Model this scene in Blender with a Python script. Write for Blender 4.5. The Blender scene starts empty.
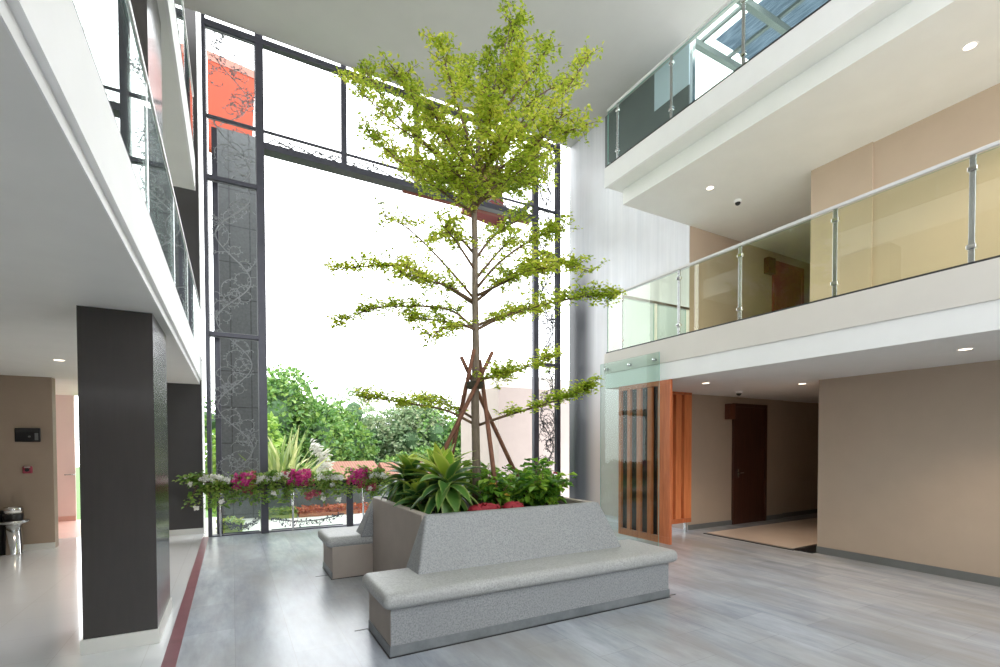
import bpy, math, random
from mathutils import Vector, Matrix
R = random.Random(7)
sc = bpy.context.scene
COL = sc.collection
PI = math.pi
sin, cos = math.sin, math.cos

# ------------------------------------------------------------------ camera
YAW, PIT, ROL, FPX, CY = 0.504629241, -0.0205536513, 0.00243018999, 484.315835, 454.295152
CAM = Vector((0, 0, 1.6))
_f = Vector((sin(YAW)*cos(PIT), cos(YAW)*cos(PIT), sin(PIT)))
_r = Vector((cos(YAW), -sin(YAW), 0))
_d = _f.cross(_r)
AXR = _r*cos(ROL) + _d*sin(ROL)
AXD = -_r*sin(ROL) + _d*cos(ROL)
AXF = _f
cd = bpy.data.cameras.new('camera')
cam = bpy.data.objects.new('camera', cd)
COL.objects.link(cam)
cd.sensor_fit = 'HORIZONTAL'; cd.sensor_width = 36
cd.lens = FPX/1000*36
cd.shift_y = (CY-333.5)/1000
cd.clip_start = 0.05; cd.clip_end = 300
m = Matrix((( AXR.x, -AXD.x, -AXF.x, 0), (AXR.y, -AXD.y, -AXF.y, 0), (AXR.z, -AXD.z, -AXF.z, 0), (0,0,0,1)))
cam.matrix_world = Matrix.Translation(CAM) @ m
sc.camera = cam

# ------------------------------------------------------------------ materials
def srgb(r, g, b):
    def c(v):
        v /= 255
        return v/12.92 if v <= .04045 else ((v+.055)/1.055)**2.4
    return (c(r), c(g), c(b), 1)
class NT:
    def __init__(s, name):
        s.m = bpy.data.materials.new(name); s.m.use_nodes = True
        s.t = s.m.node_tree; s.t.nodes.clear()
        s.out = s.n('ShaderNodeOutputMaterial')
    def n(s, t, **k):
        x = s.t.nodes.new(t)
        for a, v in k.items():
            if a.startswith('i_'):
                x.inputs[a[2:].replace('_', ' ')].default_value = v
            else: setattr(x, a, v)
        return x
    def l(s, a, b): s.t.links.new(a, b)
    def coord(s, out='Object', scale=(1,1,1), rot=(0,0,0)):
        tc = s.n('ShaderNodeTexCoord'); mp = s.n('ShaderNodeMapping')
        mp.inputs['Scale'].default_value = scale; mp.inputs['Rotation'].default_value = rot
        s.l(tc.outputs[out], mp.inputs['Vector']); return mp.outputs['Vector']
    def noise(s, vec, scale, detail=4, rough=.55):
        x = s.n('ShaderNodeTexNoise'); x.inputs['Scale'].default_value = scale
        x.inputs['Detail'].default_value = detail; x.inputs['Roughness'].default_value = rough
        s.l(vec, x.inputs['Vector']); return x.outputs['Fac']
    def ramp(s, fac, stops):
        x = s.n('ShaderNodeValToRGB'); e = x.color_ramp.elements
        while len(e) < len(stops): e.new(.5)
        for i, (p, c) in enumerate(stops): e[i].position = p; e[i].color = c
        s.l(fac, x.inputs['Fac']); return x.outputs['Color']
    def mix(s, fac, a, b, mode='MIX'):
        x = s.n('ShaderNodeMix'); x.data_type = 'RGBA'; x.blend_type = mode
        if isinstance(fac, (int, float)): x.inputs[0].default_value = fac
        else: s.l(fac, x.inputs[0])
        for v, i in ((a, 6), (b, 7)):
            if isinstance(v, tuple): x.inputs[i].default_value = v
            else: s.l(v, x.inputs[i])
        return x.outputs[2]
    def princ(s, color, rough=.5, metal=0, spec=.5, bump=None, bs=.1, coat=0):
        p = s.n('ShaderNodeBsdfPrincipled')
        if isinstance(color, tuple): p.inputs['Base Color'].default_value = color
        else: s.l(color, p.inputs['Base Color'])
        if isinstance(rough, (int, float)): p.inputs['Roughness'].default_value = rough
        else: s.l(rough, p.inputs['Roughness'])
        p.inputs['Metallic'].default_value = metal
        p.inputs['Specular IOR Level'].default_value = spec
        p.inputs['Coat Weight'].default_value = coat
        if bump is not None:
            b = s.n('ShaderNodeBump'); b.inputs['Strength'].default_value = bs; b.inputs['Distance'].default_value = .02
            s.l(bump, b.inputs['Height']); s.l(b.outputs[0], p.inputs['Normal'])
        s.l(p.outputs[0], s.out.inputs[0]); return p
def dk(c, k): return (c[0]*k, c[1]*k, c[2]*k, 1)
def paint(name, col, rough=.5, var=.06, scale=3, metal=0, spec=.5, stretch=(1,1,1), bs=0):
    t = NT(name); v = t.coord(scale=stretch)
    f = t.noise(v, scale)
    c = t.ramp(f, [(.3, dk(col, 1-var)), (.7, dk(col, 1+var))])
    t.princ(c, rough, metal, spec, f if bs else None, bs)
    return t.m
M = {}
M['white'] = paint('white_paint', (.90,.90,.90,1), .55, .02)
M['ceil'] = paint('ceiling_paint', (.54,.53,.51,1), .8, .02)
M['soffit'] = paint('soffit_paint', (.86,.865,.84,1), .6, .02)
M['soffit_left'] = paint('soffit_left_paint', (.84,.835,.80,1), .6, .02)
M['fascia_beige'] = paint('fascia_beige_paint', (.74,.70,.65,1), .5, .02)
M['beige'] = paint('beige_wall_paint', (.50,.405,.315,1), .45, .03)
M['beige2'] = paint('beige_upper_paint', (.55,.43,.325,1), .5, .03)
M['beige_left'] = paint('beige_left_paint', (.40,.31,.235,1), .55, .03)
M['pink'] = paint('pink_lit_paint', (.86,.72,.68,1), .6, .02)  # warm pink light of the lobby put into the wall colour
M['pinkfloor'] = paint('pink_lit_floor', (.80,.50,.42,1), .4, .05)  # the same pink light put into the floor colour
M['base_gray'] = paint('gray_skirting', (.17,.18,.18,1), .4, .08)
M['base_white'] = paint('white_skirting', (.70,.70,.66,1), .35, .04)
M['dark'] = paint('dark_brown_cladding', (.032,.027,.025,1), .16, .05, 6, spec=.8, stretch=(4,4,.4))
M['dark_wall'] = paint('dark_pier_paint', (.050,.046,.045,1), .5, .05)
M['frame'] = paint('dark_steel', (.075,.075,.095,1), .4, .1, 8, .4)
M['steel'] = paint('brushed_steel', (.55,.57,.57,1), .25, .05, 10, 1)
M['pergola'] = paint('grey_green_steel', (.16,.18,.175,1), .6, .03)
M['rail_pale'] = paint('pale_handrail', (.74,.73,.73,1), .25, .03)
M['chrome'] = paint('polished_steel', (.72,.72,.72,1), .12, .03, 10, 1)
M['black'] = paint('black_plastic', (.012,.012,.014,1), .3, .1)
M['gasket'] = paint('black_gasket', (.03,.03,.032,1), .5, .1)
M['filigree'] = paint('cut_metal', (.24,.25,.26,1), .45, .1, 8, .3)
M['filigree_dark'] = paint('dark_cut_metal', (.05,.05,.055,1), .5, .1, 8, .2)
M['red_stone'] = paint('red_stone', (.22,.075,.09,1), .35, .15, 6)
M['orange'] = paint('orange_panel', (.40,.050,.014,1), .6, .08, 1.2)
M['orange_edge_haze'] = paint('orange_edge_haze', (.42,.17,.13,1), .6, .04)  # paler than the face: sunlit haze put into the edge colour
M['red_panel'] = paint('red_panel', (.17,.03,.022,1), .6, .08)
M['terrace'] = paint('white_terrace', (.80,.78,.74,1), .6, .05)
M['outwall'] = paint('gray_garden_wall', (.17,.19,.20,1), .7, .12, 2)
M['pinkhouse'] = paint('pale_pink_render', (.40,.335,.31,1), .8, .03)
M['grass'] = paint('grass', (.10,.20,.05,1), .9, .3, 4)
M['soil'] = paint('dark_soil', (.03,.022,.015,1), .95, .4, 25)
M['bark'] = paint('gray_bark', (.20,.155,.115,1), .85, .25, 12, stretch=(3,3,.6), bs=.3)
M['stake'] = paint('reddish_pole', (.20,.085,.05,1), .75, .25, 10, stretch=(3,3,.5), bs=.2)
M['rope'] = paint('dark_rope', (.05,.045,.03,1), .9, .2, 30)
M['branch'] = paint('brown_branch', (.16,.10,.055,1), .85, .2, 12)
M['red_leaf'] = paint('red_cushion', (.30,.018,.03,1), .7, .25, 20)
M['top_shade'] = paint('painted_top_shade', (.13,.14,.145,1), .5, .06)  # shade on the upper wall near the ceiling, put into a dark colour
M['pale_panel'] = paint('pale_blue_panel', (.58,.66,.76,1), .5, .03)
M['redbox'] = paint('red_plastic', (.33,.045,.075,1), .4, .1)
M['cream_tile'] = paint('cream_tile', (.60,.50,.42,1), .3, .05)
M['whitewall'] = paint('cream_house_wall', (.75,.70,.64,1), .8, .04)

def emis(name, col, s):
    t = NT(name); e = t.n('ShaderNodeEmission'); e.inputs[0].default_value = col; e.inputs[1].default_value = s
    t.l(e.outputs[0], t.out.inputs[0]); return t.m
M['lamp'] = emis('warm_lamp', (1, .80, .62, 1), 6)

def wood(name, a, b, rough=.4, scale=(8,8,.7)):
    t = NT(name); v = t.coord(scale=scale)
    f = t.noise(v, 3, 6, .6)
    t.princ(t.ramp(f, [(.3, a), (.7, b)]), rough, bump=f, bs=.05)
    return t.m
M['wood'] = wood('orange_wood', (.48,.12,.04,1), (.66,.20,.075,1))
M['wood_lit'] = wood('lit_orange_wood', (.72,.20,.07,1), (.90,.32,.12,1))  # lit copy of the orange wood, downlight glow put into the colour
M['backing'] = paint('dark_backing', (.055,.036,.034,1), .7, .1, spec=.2)
M['door_wood'] = wood('dark_red_wood', (.055,.018,.011,1), (.09,.030,.017,1), .45)
M['door_wood2'] = wood('red_brown_wood', (.30,.065,.05,1), (.40,.10,.07,1), .35)
M['sign_wood'] = wood('sign_wood', (.12,.035,.018,1), (.16,.055,.025,1))

# grey stone floor in long slabs
t = NT('grey_stone_floor'); v = t.coord()
vs = t.n('ShaderNodeMapping'); vs.inputs['Rotation'].default_value = (0,0,PI/2); t.l(v, vs.inputs[0])
bk = t.n('ShaderNodeTexBrick'); t.l(vs.outputs[0], bk.inputs['Vector'])
for k, x in (('Scale',1.0),('Mortar Size',.003),('Brick Width',.80),('Row Height',.40),('Mortar Smooth',.4),('Bias',0)): bk.inputs[k].default_value = x
bk.inputs['Color1'].default_value = (.40,.43,.48,1); bk.inputs['Color2'].default_value = (.48,.51,.56,1); bk.inputs['Mortar'].default_value = (.36,.375,.40,1)
vv = t.coord(scale=(2.6,.55,1))
n1 = t.noise(vv, 1.3, 9, .70)
c = t.mix(t.ramp(n1, [(.35,(0,0,0,1)),(.65,(1,1,1,1))]), (.72,.745,.77,1), (1.20,1.20,1.21,1))
c = t.mix(1, bk.outputs['Color'], c, 'MULTIPLY')
n3 = t.noise(t.coord(scale=(1.1,.45,1)), 1.0, 5, .6)
c = t.mix(t.ramp(n3, [(.42,(0,0,0,1)),(.66,(.75,.75,.75,1))]), c, (.35,.34,.325,1))
p = t.princ(c, .27, 0, .85, bk.outputs['Fac'], -.03)
M['floor'] = t.m
t = NT('white_tile_floor'); v = t.coord()
bk = t.n('ShaderNodeTexBrick'); t.l(v, bk.inputs['Vector']); bk.offset = 0
for k, x in (('Scale',1.0),('Mortar Size',.002),('Brick Width',.6),('Row Height',.6)): bk.inputs[k].default_value = x
bk.inputs['Color1'].default_value = (.84,.86,.88,1); bk.inputs['Color2'].default_value = (.86,.88,.90,1); bk.inputs['Mortar'].default_value = (.72,.72,.72,1)
t.princ(bk.outputs['Color'], .14, 0, 1.0, coat=.5)
M['floor_white'] = t.m
# terrazzo
def terrazzo(name, base, spk, rough):
    t = NT(name); v = t.coord()
    f = t.noise(v, 75, 3, .7); g = t.noise(v, 2, 3)
    c = t.ramp(f, [(.36, spk), (.50, base), (.64, dk(base, 1.22))])
    c = t.mix(t.ramp(g, [(.3,(0,0,0,1)),(.7,(.5,.5,.5,1))]), c, dk(base, .88))
    t.princ(c, rough, bump=f, bs=.03); return t.m
M['terrazzo'] = terrazzo('grey_terrazzo', (.315,.325,.335,1), (.19,.20,.21,1), .55)
M['terrazzo_seat'] = terrazzo('pale_terrazzo', (.42,.425,.42,1), (.31,.315,.315,1), .5)
M['greige'] = paint('greige_plaster', (.40,.345,.30,1), .7, .05, 4)
t = NT('grey_marble_skirt'); v = t.coord()
bk = t.n('ShaderNodeTexBrick'); t.l(t.coord(scale=(1,1,1), rot=(PI/2,0,0)), bk.inputs['Vector'])
f = t.noise(v, 4, 6, .7)
t.princ(t.ramp(f, [(.3,(.13,.145,.155,1)),(.7,(.23,.245,.255,1))]), .35); M['skirt'] = t.m
# polished concrete wall with vertical streaks
t = NT('streaked_concrete'); v = t.coord(scale=(3,3,.12))
f = t.noise(v, 3.0, 6, .6); g = t.noise(t.coord(), .8, 4)
c = t.ramp(f, [(.25,(.66,.68,.73,1)),(.75,(.82,.83,.87,1))])
c = t.mix(t.ramp(g, [(.35,(0,0,0,1)),(.7,(.4,.4,.4,1))]), c, (.55,.53,.52,1))
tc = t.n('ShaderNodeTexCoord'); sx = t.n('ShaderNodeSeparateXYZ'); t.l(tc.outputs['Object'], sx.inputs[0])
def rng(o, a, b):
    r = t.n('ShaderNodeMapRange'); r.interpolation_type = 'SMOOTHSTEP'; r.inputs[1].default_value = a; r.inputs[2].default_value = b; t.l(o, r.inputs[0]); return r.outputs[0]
low = rng(sx.outputs[2], 4.2, 1.2)
c = t.mix(low, c, (.43,.37,.335,1))
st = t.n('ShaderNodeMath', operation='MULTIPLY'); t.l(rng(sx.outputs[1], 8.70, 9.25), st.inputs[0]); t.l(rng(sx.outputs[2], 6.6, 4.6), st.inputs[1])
c = t.mix(st.outputs[0], c, (.05,.055,.066,1))  # blurred dark reflection at the far end, put into the colour
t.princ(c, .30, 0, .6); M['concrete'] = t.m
# slate cladding of the pylon
t = NT('slate_cladding'); v = t.coord(rot=(PI/2,0,0))
bk = t.n('ShaderNodeTexBrick'); t.l(v, bk.inputs['Vector']); bk.offset = 0
for k, x in (('Scale',1.0),('Mortar Size',.012),('Brick Width',.41),('Row Height',.82)): bk.inputs[k].default_value = x
bk.inputs['Color1'].default_value = (.085,.095,.098,1); bk.inputs['Color2'].default_value = (.105,.115,.118,1); bk.inputs['Mortar'].default_value = (.012,.012,.014,1)
n = t.noise(t.coord(), 18, 5, .7)
t.princ(t.mix(.35, bk.outputs['Color'], t.ramp(n, [(.3,(.03,.035,.035,1)),(.7,(.17,.185,.19,1))])), .7); M['slate'] = t.m
# roof tiles
t = NT('terracotta_tiles'); v = t.coord()
w = t.n('ShaderNodeTexWave'); w.inputs['Scale'].default_value = 3; t.l(v, w.inputs['Vector'])
t.princ(t.ramp(w.outputs['Fac'], [(.2,(.20,.085,.055,1)),(.8,(.28,.135,.09,1))]), .8); M['tiles'] = t.m
# glass
def glass(name, tint, refl=.05):
    t = NT(name)
    lw = t.n('ShaderNodeLayerWeight'); lw.inputs['Blend'].default_value = .5
    p5 = t.n('ShaderNodeMath', operation='POWER'); t.l(lw.outputs['Facing'], p5.inputs[0]); p5.inputs[1].default_value = 4.6
    ma = t.n('ShaderNodeMath', operation='MULTIPLY_ADD'); t.l(p5.outputs[0], ma.inputs[0]); ma.inputs[1].default_value = .93; ma.inputs[2].default_value = refl
    ma.use_clamp = True
    tr = t.n('ShaderNodeBsdfTransparent'); tr.inputs[0].default_value = tint
    gl = t.n('ShaderNodeBsdfGlossy'); gl.inputs['Roughness'].default_value = .0; gl.inputs[0].default_value = (.95,.98,.97,1)
    mx = t.n('ShaderNodeMixShader'); t.l(ma.outputs[0], mx.inputs[0]); t.l(tr.outputs[0], mx.inputs[1]); t.l(gl.outputs[0], mx.inputs[2])
    t.l(mx.outputs[0], t.out.inputs[0]); return t.m
M['glass'] = glass('clear_glass', (.90,.955,.93,1))
M['glass_y'] = glass('yellow_green_glass', (.94,.975,.89,1), .04)
M['glass_g'] = glass('green_glass', (.86,.93,.90,1), .012)
M['glass_edge'] = paint('glass_edge', (.20,.42,.36,1), .2, .1)
M['poly'] = None
t = NT('frosted_roof_sheet'); tr = t.n('ShaderNodeBsdfTranslucent'); tr.inputs[0].default_value = (.72,.78,.84,1)
df = t.n('ShaderNodeBsdfTransparent'); df.inputs[0].default_value = (.8,.86,.92,1); mx = t.n('ShaderNodeMixShader'); mx.inputs[0].default_value = .06
nz = t.noise(t.coord(scale=(1,.1,1)), 30); t.l(t.ramp(nz, [(.3,(.13,.16,.19,1)),(.7,(.30,.34,.39,1))]), tr.inputs[0])
t.l(tr.outputs[0], mx.inputs[1]); t.l(df.outputs[0], mx.inputs[2]); t.l(mx.outputs[0], t.out.inputs[0]); M['poly'] = t.m

def leafmat(name, stops, trans=.4, scale=2.0, gloss=.06):
    t = NT(name)
    g = t.n('ShaderNodeNewGeometry'); nz = t.noise(t.coord(), scale, 2)
    a = t.n('ShaderNodeMath', operation='MULTIPLY_ADD'); t.l(g.outputs['Random Per Island'], a.inputs[0]); a.inputs[1].default_value = .6
    b = t.n('ShaderNodeMath', operation='MULTIPLY_ADD'); t.l(nz, b.inputs[0]); b.inputs[1].default_value = 1.0; b.inputs[2].default_value = -.3
    t.l(b.outputs[0], a.inputs[2])
    c = t.ramp(a.outputs[0], stops)
    d = t.n('ShaderNodeBsdfDiffuse'); t.l(c, d.inputs[0])
    tl = t.n('ShaderNodeBsdfTranslucent'); t.l(c, tl.inputs[0])
    mx = t.n('ShaderNodeMixShader'); mx.inputs[0].default_value = trans; t.l(d.outputs[0], mx.inputs[1]); t.l(tl.outputs[0], mx.inputs[2])
    gl = t.n('ShaderNodeBsdfGlossy'); gl.inputs['Roughness'].default_value = .35
    m2 = t.n('ShaderNodeMixShader'); m2.inputs[0].default_value = gloss; t.l(mx.outputs[0], m2.inputs[1]); t.l(gl.outputs[0], m2.inputs[2])
    t.l(m2.outputs[0], t.out.inputs[0]); return t.m
M['leaf_tree'] = leafmat('almond_leaf', [(.10,(.22,.35,.03,1)),(.5,(.56,.68,.06,1)),(.85,(.88,.86,.15,1))], .6, 1.2, .03)
M['leaf_dark'] = leafmat('dark_leaf', [(.15,(.045,.15,.02,1)),(.5,(.16,.36,.03,1)),(.9,(.42,.60,.07,1))], .4, 3)
M['leaf_vine'] = leafmat('vine_leaf', [(.15,(.09,.20,.03,1)),(.5,(.22,.38,.06,1)),(.9,(.45,.54,.12,1))], .3, 3)
M['leaf_bg1'] = leafmat('far_green', [(.15,(.07,.18,.05,1)),(.5,(.15,.31,.07,1)),(.9,(.32,.46,.11,1))], .3, .6)
M['leaf_bg2'] = leafmat('far_pale_green', [(.15,(.14,.24,.13,1)),(.5,(.25,.36,.18,1)),(.9,(.46,.50,.32,1))], .3, .6)
M['leaf_bg3'] = leafmat('far_bright_green', [(.15,(.12,.26,.03,1)),(.5,(.22,.40,.06,1)),(.9,(.42,.55,.12,1))], .3, .8)
M['leaf_core'] = paint('dark_green_core', (.08,.15,.07,1), .9, .3, 5)
M['leaf_palm'] = leafmat('palm_leaf', [(.15,(.14,.24,.06,1)),(.5,(.33,.42,.12,1)),(.9,(.68,.66,.34,1))], .4, 2)
M['pink_fl'] = leafmat('magenta_petal', [(.1,(.42,.015,.15,1)),(.5,(.68,.03,.28,1)),(.9,(.85,.16,.42,1))], .35, 6)
M['rose_fl'] = leafmat('rose_petal', [(.1,(.35,.03,.07,1)),(.5,(.58,.09,.16,1)),(.9,(.72,.25,.28,1))], .35, 6)
M['white_fl'] = leafmat('white_petal', [(.1,(.72,.70,.62,1)),(.5,(.84,.83,.78,1)),(.9,(.9,.9,.88,1))], .3, 6)
M['red_fl'] = leafmat('red_petal', [(.1,(.5,.03,.05,1)),(.9,(.75,.10,.13,1))], .3, 6)
M['yellow_fl'] = leafmat('yellow_petal', [(.1,(.65,.35,.04,1)),(.9,(.85,.62,.12,1))], .3, 6)
M['bed_red'] = leafmat('red_bedding', [(.1,(.40,.07,.03,1)),(.5,(.62,.14,.06,1)),(.9,(.75,.30,.12,1))], .2, 1.4)
M['bed_green'] = leafmat('green_bedding', [(.1,(.12,.25,.04,1)),(.5,(.28,.42,.08,1)),(.9,(.55,.55,.12,1))], .2, 1.4)
# striped dracaena leaf: point attribute "across" -1..1, "tone" per leaf
def striped(name, mid, edge, mids2):
    t = NT(name); at = t.n('ShaderNodeAttribute'); at.attribute_name = 'across'
    ab = t.n('ShaderNodeMath', operation='ABSOLUTE'); t.l(at.outputs['Fac'], ab.inputs[0])
    g = t.n('ShaderNodeNewGeometry')
    cm = t.ramp(g.outputs['Random Per Island'], [(.2, mid), (.8, mids2)])
    c = t.mix(t.ramp(ab.outputs[0], [(.62,(0,0,0,1)),(.95,(.9,.9,.9,1))]), cm, edge)
    d = t.n('ShaderNodeBsdfPrincipled'); t.l(c, d.inputs['Base Color']); d.inputs['Roughness'].default_value = .38
    tl = t.n('ShaderNodeBsdfTranslucent'); t.l(c, tl.inputs[0])
    mx = t.n('ShaderNodeMixShader'); mx.inputs[0].default_value = .3; t.l(d.outputs[0], mx.inputs[1]); t.l(tl.outputs[0], mx.inputs[2])
    t.l(mx.outputs[0], t.out.inputs[0]); return t.m
M['drac'] = striped('striped_leaf', (.045,.15,.035,1), (.42,.52,.14,1), (.12,.27,.05,1))
M['drac_y'] = striped('yellow_striped_leaf', (.22,.40,.04,1), (.68,.72,.16,1), (.45,.58,.07,1))

# ------------------------------------------------------------------ mesh helpers
class MB:
    def __init__(s): s.v = []; s.f = []; s.mi = []; s.at = []
    def box(s, x0, x1, y0, y1, z0, z1, mi=0):
        b = len(s.v)
        s.v += [(x0,y0,z0),(x1,y0,z0),(x1,y1,z0),(x0,y1,z0),(x0,y0,z1),(x1,y0,z1),(x1,y1,z1),(x0,y1,z1)]
        s.f += [tuple(b+i for i in q) for q in ((0,3,2,1),(4,5,6,7),(0,1,5,4),(1,2,6,5),(2,3,7,6),(3,0,4,7))]
        s.mi += [mi]*6; return s
    def glass(s, x0, x1, y0, y1, z0, z1):
        "thin box: wide faces material 0, rim faces material 1"
        d = (x1-x0, y1-y0, z1-z0); k = d.index(min(d)); s.box(x0,x1,y0,y1,z0,z1)
        wide = {0:(3,5), 1:(2,4), 2:(0,1)}[k]
        for i in range(6): s.mi[-6+i] = 0 if i in wide else 1
        return s
    def prism(s, pts, a, b, axis='x', mi=0):
        "polygon pts in the two other axes, swept from a to b"
        n = len(pts); o = len(s.v)
        def P(p, t): return {'x':(t,p[0],p[1]), 'y':(p[0],t,p[1]), 'z':(p[0],p[1],t)}[axis]
        s.v += [P(p,a) for p in pts] + [P(p,b) for p in pts]
        s.f += [tuple(o+i for i in range(n))[::-1], tuple(o+n+i for i in range(n))]
        s.f += [(o+i, o+(i+1)%n, o+n+(i+1)%n, o+n+i) for i in range(n)]
        s.mi += [mi]*(n+2); return s
    def tube(s, pts, r, n=6, mi=0, cap=True):
        pts = [Vector(p) for p in pts]; K = len(pts)
        rs = r if isinstance(r, (list, tuple)) else [r]*K
        o = len(s.v); ref = None
        for i, p in enumerate(pts):
            d = (pts[min(i+1,K-1)] - pts[max(i-1,0)])
            d = d.normalized() if d.length > 1e-9 else Vector((0,0,1))
            if ref is None: ref = Vector((0,1,0)) if abs(d.y) < .9 else Vector((1,0,0))
            u = (ref - d*ref.dot(d)).normalized(); w = d.cross(u); ref = u
            for k in range(n):
                a = 2*PI*(k+.5)/n
                s.v.append(tuple(p + (u*cos(a)+w*sin(a))*rs[i]))
        for i in range(K-1):
            for k in range(n):
                k2 = (k+1) % n
                s.f.append((o+i*n+k, o+i*n+k2, o+(i+1)*n+k2, o+(i+1)*n+k)); s.mi.append(mi)
        if cap:
            s.f += [tuple(o+k for k in range(n))[::-1], tuple(o+(K-1)*n+k for k in range(n))]; s.mi += [mi]*2
        return s
    def lathe(s, prof, c=(0,0,0), n=24, mi=0):
        o = len(s.v)
        for r, z in prof:
            for k in range(n):
                a = 2*PI*k/n; s.v.append((c[0]+r*cos(a), c[1]+r*sin(a), c[2]+z))
        for i in range(len(prof)-1):
            for k in range(n):
                k2 = (k+1) % n; s.f.append((o+i*n+k, o+i*n+k2, o+(i+1)*n+k2, o+(i+1)*n+k)); s.mi.append(mi)
        if prof[0][0] > 1e-6: s.f.append(tuple(o+k for k in range(n))[::-1]); s.mi.append(mi)
        if prof[-1][0] > 1e-6: s.f.append(tuple(o+(len(prof)-1)*n+k for k in range(n))); s.mi.append(mi)
        return s
    def leaf(s, p, d, up, L, W, mi=0, bend=.25):
        "small folded leaf of two quads"
        p = Vector(p); d = Vector(d).normalized(); side = d.cross(Vector(up))
        side = side.normalized() if side.length > 1e-4 else Vector((1,0,0))
        nn = side.cross(d)
        mid = p + d*L*.55 + nn*L*bend*.3; tip = p + d*L - nn*L*bend*.3
        o = len(s.v)
        s.v += [tuple(p), tuple(mid+side*W*.5+nn*W*.12), tuple(tip), tuple(mid-side*W*.5+nn*W*.12)]
        s.f += [(o,o+1,o+2,o+3)]; s.mi.append(mi); return s
    def blade(s, p, az, el, L, W, droop, n=7, mi=0, roll=0):
        "long arching strap leaf with V section; fills attribute across"
        p = Vector(p); o = len(s.v); h = Vector((cos(az), sin(az), 0)); e = el
        side = Vector((-sin(az), cos(az), 0))
        while len(s.at) < o: s.at.append(0)
        for i in range(n+1):
            t = i/n
            w = W*.5*(sin(PI*min(1, .12+t*.93))**.75 if t < 1 else 0.02)
            d = h*cos(e) + Vector((0,0,1))*sin(e); nn = side.cross(d)*-1
            sd = side*cos(roll) + nn*sin(roll)
            for a in (-1, 0, 1):
                s.v.append(tuple(p + sd*w*a + nn*(abs(a)*w*.35))); s.at.append(a)
            p = p + d*(L/n); e -= droop/n
        for i in range(n):
            for a in (0, 1):
                q = o+i*3+a; s.f.append((q, q+1, q+4, q+3)); s.mi.append(mi)
        return s
    def build(s, name, mats, parent=None, smooth=False, bevel=0, seg=2):
        off = Vector((0,0,0)); q = parent
        while q is not None: off += q.location; q = q.parent
        me = bpy.data.meshes.new(name)
        me.from_pydata([(x-off.x, y-off.y, z-off.z) for x,y,z in s.v], [], s.f)
        for mt in (mats if isinstance(mats, (list, tuple)) else [mats]): me.materials.append(mt)
        if any(s.mi): me.polygons.foreach_set('material_index', s.mi)
        if smooth: me.polygons.foreach_set('use_smooth', [True]*len(me.polygons))
        if s.at:
            while len(s.at) < len(s.v): s.at.append(0)
            a = me.attributes.new('across', 'FLOAT', 'POINT'); a.data.foreach_set('value', [float(x) for x in s.at])
        me.update()
        o = bpy.data.objects.new(name, me); COL.objects.link(o)
        if parent: o.parent = parent
        if bevel:
            b = o.modifiers.new('bevel', 'BEVEL'); b.width = bevel; b.segments = seg; b.limit_method = 'ANGLE'; b.angle_limit = .6
        return o
def tag(o, label, cat, group=None, kind=None):
    o['label'] = label
    if cat: o['category'] = cat
    if group: o['group'] = group
    if kind: o['kind'] = kind
    return o
def thing(name, loc, label, cat, group=None):
    o = bpy.data.objects.new(name, None); COL.objects.link(o); o.location = loc
    o.empty_display_size = .1
    return tag(o, label, cat, group)
def struct(name, mb, mats, label=None, parent=None, **k):
    o = mb.build(name, mats, parent, **k)
    if parent is None:
        o['kind'] = 'structure'
        if label: o['label'] = label
    return o
def copy_tree(o, parent=None):
    c = o.copy(); COL.objects.link(c)
    if parent: c.parent = parent
    for ch in list(o.children): copy_tree(ch, c)
    return c
B = lambda *a: MB().box(*a)

# ------------------------------------------------------------------ world
w = bpy.data.worlds.new('overcast_sky'); sc.world = w; w.use_nodes = True
nt = w.node_tree; bg = nt.nodes['Background']
bg.inputs[0].default_value = (.955, .98, 1.0, 1); bg.inputs[1].default_value = 4.6

# ------------------------------------------------------------------ room shell
XL, XR, YB = -6.0, 13.0, -3.5           # outer limits
struct('floor', B(-.378, XR, YB, 9.86, -.12, 0), M['floor'], 'grey stone slab floor of the atrium')
struct('floor_left', B(XL, -.472, YB, 10.9, -.12, 0), M['floor_white'], 'glossy white tile floor of the left corridor')
struct('trim_1', B(-.472, -.378, YB, 9.83, -.12, .002), M['red_stone'], 'dark red stone strip along the floor')
# left wing
struct('ceiling_left', MB().box(XL, -1.6, YB, 10.12, 2.654, 3.09).box(-1.6, -.49, YB, 9.9, 2.654, 3.09), M['soffit_left'], 'grey soffit of the left gallery')
struct('trim_2', B(-.4895, -.455, YB, 9.9, 2.715, 3.10), M['white'], 'white fascia of the left gallery')
struct('trim_3', B(-.4898, -.483, YB, 9.9, 2.654, 2.7145), M['white'])
struct('ceiling_left_upper', B(XL, -.49, YB, 9.05, 5.60, 6.09), M['soffit'], 'grey soffit of the upper left gallery')
struct('trim_4', B(-.4895, -.462, YB, 9.05, 5.60, 6.10), M['white'], 'white edge of the upper left gallery')
struct('wall_left', B(XL-.15, XL, YB, 10.2, 0, 8.9), M['beige_left'], 'side wall of the left wing')
struct('wall_left_back', B(XL, -2.44, 9.95, 10.12, 0, 2.654), M['beige_left'], 'beige wall at the end of the left corridor')
struct('wall_left_back_upper', B(XL, -1.6, 9.95, 10.12, 3.1, 8.9), M['beige_left'])
struct('baseboard_left', B(XL, -2.44, 9.93, 9.95, 0, .09), M['base_white'])
struct('wall_pier', B(-1.6, -.478, 10.27, 11.0, 0, 9.6), M['dark_wall'], 'dark grey pier at the left edge of the opening')
struct('trim_5', B(-.478, -.470, 10.27, 11.0, 0, 9.6), M['white'], 'white side of the dark pier')
struct('baseboard_pier', B(-1.6, -.470, 10.25, 10.27, 0, .10), M['base_white'])
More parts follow.
